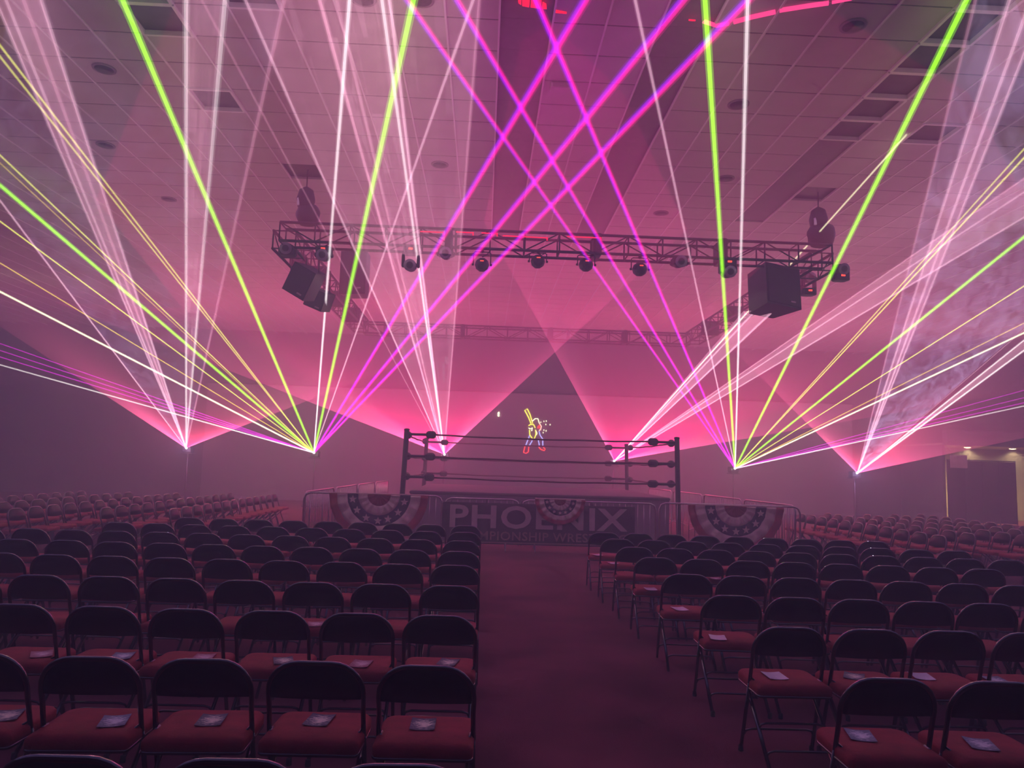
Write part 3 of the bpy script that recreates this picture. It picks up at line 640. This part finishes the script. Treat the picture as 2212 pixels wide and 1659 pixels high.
BEAMS = {
 1: [((265, 0), 'green', .040, 1.5, 'thick yellow-green'), ((0, 98), 'yellow', .017, .9, 'thin yellow'), ((0, 122), 'yellow', .017, .8, 'thin yellow'), ((0, 335), 'yellow', .017, 1.0, 'thin yellow'), ((0, 352), 'gold', .014, .6, 'faint gold'),
     ((0, 400), 'green', .038, 1.5, 'thick yellow-green'), ((0, 478), 'yellow', .018, 1.2, 'thin yellow'), ((0, 568), 'gold', .018, 1.2, 'thin gold'), ((0, 630), 'cream', .030, 1.7, 'bright cream'),
     ((0, 742), 'magenta', .018, 1.1, 'thin magenta'), ((0, 757), 'magenta', .018, 1.1, 'thin magenta'), ((0, 771), 'magenta', .018, 1.2, 'thin magenta'), ((0, 788), 'white', .026, 1.4, 'pinkish white'),
     ((755, 0), 'white', .026, 1.3, 'white'), ((893, 0), 'green', .040, 1.3, 'thick yellow-green'), ((1022, 0), 'pink', .022, 1.0, 'pink'), ((1264, 0), 'violet', .036, 1.2, 'violet'), ((1475, 0), 'violet', .036, 1.2, 'violet'), ((1615, 0), 'violet', .034, 1.2, 'violet')],
 4: [((900, 30), 'violet', .026, 1.0, 'violet'), ((987, 0), 'violet', .028, 1.1, 'violet'), ((1158, 0), 'violet', .030, 1.2, 'violet'), ((1372, 0), 'pink', .022, 1.1, 'pink'), ((1523, 0), 'green', .036, 1.5, 'thick yellow-green'), ((1615, 0), 'white', .026, 1.3, 'white'),
     ((2088, 0), 'green', .038, 1.5, 'thick yellow-green'), ((2212, 322), 'yellow', .015, .9, 'thin yellow'), ((2212, 341), 'yellow', .017, 1.1, 'thin yellow'), ((2212, 512), 'green', .034, 1.4, 'thick yellow-green'), ((2212, 618), 'yellow', .018, 1.2, 'thin yellow'),
     ((2212, 698), 'gold', .018, 1.1, 'thin gold'), ((2212, 719), 'cream', .028, 1.6, 'bright cream'), ((2212, 843), 'magenta', .017, 1.0, 'thin magenta'), ((2212, 859), 'magenta', .017, 1.0, 'thin magenta'), ((2212, 870), 'magenta', .018, 1.2, 'thin magenta'), ((2212, 877), 'white', .024, 1.4, 'pinkish white')],
 0: [((0, 433), 'pink', .022, 1.0, 'pink'), ((-10, 0), 'pink', .024, .7, 'pink'), ((13, 0), 'pink', .024, .7, 'pink'), ((51, 0), 'rose', .030, .6, 'rose'), ((89, 0), 'pink', .030, .8, 'pink'), ((402, 0), 'white', .032, .72, 'pinkish white'), ((486, 0), 'white', .034, .62, 'pinkish white'), ((614, 0), 'rose', .030, .55, 'rose')],
 2: [((436, 0), 'rose', .018, .4, 'faint rose'), ((530, 0), 'pink', .024, .9, 'pink'), ((690, 0), 'rose', .028, 1.1, 'rose'), ((727, 0), 'rose', .026, .6, 'rose'), ((825, 0), 'white', .026, 1.0, 'pink'), ((842, 0), 'pink', .026, 1.2, 'pink'), ((1036, 0), 'rose', .024, .55, 'rose')],
 3: [((1881, 377), 'cream', .016, .7, 'thin cream'), ((1612, 676, 13.25), 'pink', .020, .9, 'pink'), ((1632, 671, 13.25), 'pink', .020, .9, 'pink'), ((1664, 677, 13.25), 'pink', .022, .9, 'pink'), ((2212, 385), 'rose', .018, .7, 'rose'), ((2212, 415), 'pink', .020, .8, 'pink'), ((2212, 470), 'pink', .022, .9, 'pink')],
 5: [((2107, 0), 'rose', .024, .55, 'rose'), ((2180, 0), 'pink', .028, .8, 'pink'), ((2212, 40), 'pink', .026, .9, 'pink'), ((2212, 118), 'pink', .026, .8, 'pink'), ((2212, 735), 'white', .030, 1.1, 'pinkish white'), ((2212, 757), 'white', .034, 1.4, 'pinkish white'), ((2212, 712), 'pink', .014, .5, 'faint pink')],
}
for n, lst in BEAMS.items():
    for k, (xy, cn, r, st, ds) in enumerate(lst):
        order = sorted(range(len(lst)), key=lambda i: math.atan2(lst[i][0][0]-PJ[n][0], PJ[n][1]-lst[i][0][1])); rank = order.index(k)
        shaft(PP[n], endpoint(PP[n], *xy), cn, r, st, '%s laser beam, %s clockwise from left in the %s projector\'s burst' % (ds, (ORD+['eighteenth', 'nineteenth'])[rank], ORD[n]), 'laser beams from the %s projector' % ORD[n])

def fan(n, dirs, M, label, cat='laser fan'):
    P = PP[n]; es = []
    for i in range(len(dirs)-1):                       # subdivide so that the sheet stays smooth
        (x0, y0), (x1, y1) = dirs[i][:2], dirs[i+1][:2]; Yd = dirs[i][2:]
        for s in range(8): f = s/8; es.append(endpoint(P, x0+(x1-x0)*f, y0+(y1-y0)*f, *Yd))
    es.append(endpoint(P, *dirs[-1])); N = len(es); K = 16
    vs = [(0, 0, 0)]; uvs = [0]; q = MB()
    for i, e in enumerate(es):
        for k in range(1, K+1): vs.append((e-P)*(k/K))
    fs = []; fu = []
    for i in range(N-1):
        a, b = 1+i*K, 1+(i+1)*K
        fs.append((0, b, a)); fu.append((i+.5, i+1, i))
        for k in range(K-1): fs.append((a+k, b+k, b+k+1, a+k+1)); fu.append((i, i+1, i+1, i))
    q.add(vs, fs, 0, True); me = q.mesh('laser_fan', M); uv = me.uv_layers.new(name='UVMap'); li = 0
    for f in fu:
        for u in f: uv.data[li].uv = (u/(N-1), 0); li += 1
    o = link('laser_fan', me, None, P); return tag(o, label, cat, 'sheets of laser light')
RED, FAR = (1, .005, .08), (.70, .02, .15)
fan(0, [(0, 705), (0, 300), (100, 0), (700, 0), (1000, 500), (1000, 735)], fan_mat('fan_red_a', RED, (.5, .05, .12), 18, 4, 4.2), 'wide red sheet of laser light from the first projector')
fan(2, [(560, 826), (300, 500), (500, 0), (1000, 0), (1300, 300), (1420, 556)], fan_mat('fan_red_b', RED, FAR, 20, 5, 3.7), 'wide red sheet of laser light from the third projector')
fan(3, [(1080, 543), (1150, 200), (1500, 0), (2000, 300), (2212, 700), (1900, 898)], fan_mat('fan_red_c', RED, FAR, 20, 5, 3.7), 'wide red sheet of laser light from the fourth projector')
fan(5, [(1560, 733), (1700, 300), (2000, 0), (2212, 300), (2212, 700), (2212, 946)], fan_mat('fan_red_d', RED, (.5, .05, .12), 17, 4, 4.2), 'wide red sheet of laser light from the sixth projector')
LAV, LAVF = (.62, .50, 1), (.50, .38, .70)
fan(0, [(0, 433), (100, 0), (400, 0), (614, 0)], fan_mat('fan_lavender_a', LAV, LAVF, 1.6, 2.2, 1.5, .75, .1, False), 'lavender smoky sheet of laser light from the first projector')
fan(5, [(2107, 0), (2212, 300), (2212, 600), (2212, 708)], fan_mat('fan_lavender_b', LAV, LAVF, 1.75, 4.5, 1.45, .8, .1, False), 'lavender smoky sheet of laser light from the sixth projector')
PK, PKF = (1, .70, .82), (.78, .28, .45)
def pfan(n, dirs, st, label): fan(n, dirs, fan_mat('fan_pink', PK, PKF, st*6, 3, 1.0, .12, .25, False), label)
pfan(0, [(-10, 0), (51, 0), (89, 0)], .45, 'narrow pink sheet leaning left from the first projector')
pfan(0, [(402, 0), (486, 0)], .50, 'narrow pink upright sheet from the first projector')
pfan(2, [(530, 0), (690, 0)], .34, 'pale pink sheet at the left of the third projector\'s burst')
pfan(2, [(690, 0), (760, 0), (842, 0)], .55, 'bright pink sheet in the middle of the third projector\'s burst')
pfan(2, [(842, 0), (1036, 0)], .27, 'faint pink sheet at the right of the third projector\'s burst')
pfan(3, [(1606, 672, 13.25), (1630, 671, 13.25), (1668, 677, 13.25)], .55, 'pink sheet rising to the big loudspeaker from the fourth projector')
pfan(3, [(2212, 385), (2212, 425), (2212, 470)], .42, 'flat pink sheet running right from the fourth projector')
pfan(5, [(2180, 0), (2212, 40), (2212, 118)], .40, 'steep pink sheet from the sixth projector')
pfan(5, [(2212, 735), (2212, 757)], .5, 'bright narrow pink sheet running right from the sixth projector')

# laser light striking the ceiling fittings
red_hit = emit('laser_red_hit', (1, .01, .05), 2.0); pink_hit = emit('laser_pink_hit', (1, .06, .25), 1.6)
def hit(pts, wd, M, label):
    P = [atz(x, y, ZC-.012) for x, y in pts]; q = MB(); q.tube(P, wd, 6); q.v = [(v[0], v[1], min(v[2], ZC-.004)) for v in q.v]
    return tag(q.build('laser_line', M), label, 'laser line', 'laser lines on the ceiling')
hit([(1520, 46), (1548, 55), (1575, 50)], .026, pink_hit, 'short red laser line on ceiling, left end of the red arc')
hit([(1585, 47), (1625, 36), (1675, 25)], .030, pink_hit, 'red laser line on ceiling, middle piece of the red arc')
hit([(1684, 22), (1740, 13), (1790, 6)], .028, pink_hit, 'red laser line on ceiling, right piece of the red arc')
hit([(1797, 5), (1840, -3)], .020, pink_hit, 'red laser line on ceiling at the top right end of arc')
hit([(1488, 43), (1502, 44)], .010, red_hit, 'tiny red laser dash left of the red arc')
for n, (x0, y0, x1, y1) in enumerate([(908, 500, 958, 502), (985, 501, 1022, 503), (1040, 503, 1074, 505), (1086, 509, 1182, 514), (1225, 511, 1298, 514)]):  # reflected laser light on the top chord, put in as glowing strips
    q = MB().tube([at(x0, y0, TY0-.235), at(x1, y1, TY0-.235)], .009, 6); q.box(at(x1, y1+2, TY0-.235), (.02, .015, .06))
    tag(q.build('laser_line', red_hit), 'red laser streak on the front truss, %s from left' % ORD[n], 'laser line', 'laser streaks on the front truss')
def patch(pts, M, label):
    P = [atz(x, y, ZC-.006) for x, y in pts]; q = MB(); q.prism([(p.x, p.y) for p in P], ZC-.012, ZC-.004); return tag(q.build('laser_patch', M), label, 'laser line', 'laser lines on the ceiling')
for n, pts in enumerate([[(1118, -8), (1126, -8), (1126, 10), (1120, 6)], [(1128, -8), (1145, -8), (1143, 15), (1128, 12)], [(1148, -6), (1170, -2), (1168, 18), (1146, 15)], [(1172, 4), (1180, 8), (1181, 19), (1171, 18)]]):
    patch(pts, red_hit, 'red laser patch on ceiling slot, %s from left' % ORD[n])
patch([(1198, 15), (1202, 22), (1224, 26), (1224, 29), (1200, 27)], red_hit, 'small red laser dash right of the red ceiling patch')

# guitar player drawn by laser on the backdrop
ld = thing('laser_drawing', 'laser-drawn outline of a guitar player on the far backdrop', 'laser drawing', at(1157, 930, 29.65))
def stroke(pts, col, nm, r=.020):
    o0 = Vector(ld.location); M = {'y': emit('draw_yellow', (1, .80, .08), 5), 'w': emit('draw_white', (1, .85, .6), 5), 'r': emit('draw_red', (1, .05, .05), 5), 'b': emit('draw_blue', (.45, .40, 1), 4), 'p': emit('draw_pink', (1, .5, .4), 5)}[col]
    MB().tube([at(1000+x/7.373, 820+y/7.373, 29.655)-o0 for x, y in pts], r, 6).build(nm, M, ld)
stroke([(1085, 700), (1040, 590), (985, 490), (1025, 465), (1070, 560), (1112, 700)], 'y', 'guitar_neck'); stroke([(1060, 800), (1065, 880), (1110, 945), (1140, 935), (1165, 860), (1155, 800)], 'y', 'guitar_body')
stroke([(1045, 735), (1080, 712), (1130, 720), (1150, 770)], 'y', 'hand_line'); stroke([(1045, 770), (1075, 785), (1105, 765), (1095, 820)], 'w', 'fret_hand'); stroke([(1158, 810), (1180, 850), (1165, 885)], 'w', 'strumming_hand')
stroke([(1100, 665), (1150, 622), (1195, 622), (1215, 690)], 'w', 'shoulder_line'); stroke([(1215, 690), (1250, 745), (1235, 800), (1210, 810)], 'p', 'hair_line'); stroke([(1222, 720), (1222, 770), (1190, 775), (1200, 735)], 'r', 'face_line')
stroke([(1062, 890), (1035, 960), (998, 1055)], 'b', 'leg_line'); stroke([(1105, 970), (1055, 1055)], 'b', 'leg_line'); stroke([(1212, 820), (1228, 885), (1270, 945), (1272, 1060)], 'b', 'leg_line'); stroke([(1200, 960), (1220, 1060)], 'b', 'leg_line')
stroke([(988, 1065), (965, 1160), (1005, 1175), (1042, 1150), (1050, 1070)], 'r', 'boot_line'); stroke([(1208, 1075), (1245, 1115), (1300, 1130), (1312, 1105), (1280, 1080)], 'r', 'boot_line')
for x, y in ((1290, 665), (1328, 660), (1320, 715), (1388, 718), (1290, 805), (1325, 815), (1278, 845), (1240, 680)):
    stroke([(x-6, y), (x+6, y)], 'w', 'spark', .024)
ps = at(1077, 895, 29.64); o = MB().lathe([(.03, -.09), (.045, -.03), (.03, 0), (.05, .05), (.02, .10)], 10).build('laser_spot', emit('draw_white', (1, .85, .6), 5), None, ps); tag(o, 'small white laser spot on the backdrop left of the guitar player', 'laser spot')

# ------------------------------------------------------------------ haze filling the hall
hz = MB().box((1, 13, 3.3), (47, 37, 8.2)).build('haze', None); hz.data.materials.clear()
M = bpy.data.materials.new('theatrical_haze'); M.use_nodes = True; nt = M.node_tree; nt.nodes.clear()
v = nd(nt, 'ShaderNodeVolumeScatter'); v.inputs['Color'].default_value = (.90, .86, .92, 1); v.inputs['Density'].default_value = HAZE; v.inputs['Anisotropy'].default_value = 0
o = nd(nt, 'ShaderNodeOutputMaterial'); nt.links.new(v.outputs[0], o.inputs['Volume']); hz.data.materials.append(M); M.cycles.homogeneous_volume = True
hz['kind'] = 'stuff'; tag(hz, 'thin purple stage haze filling the whole hall', 'haze')
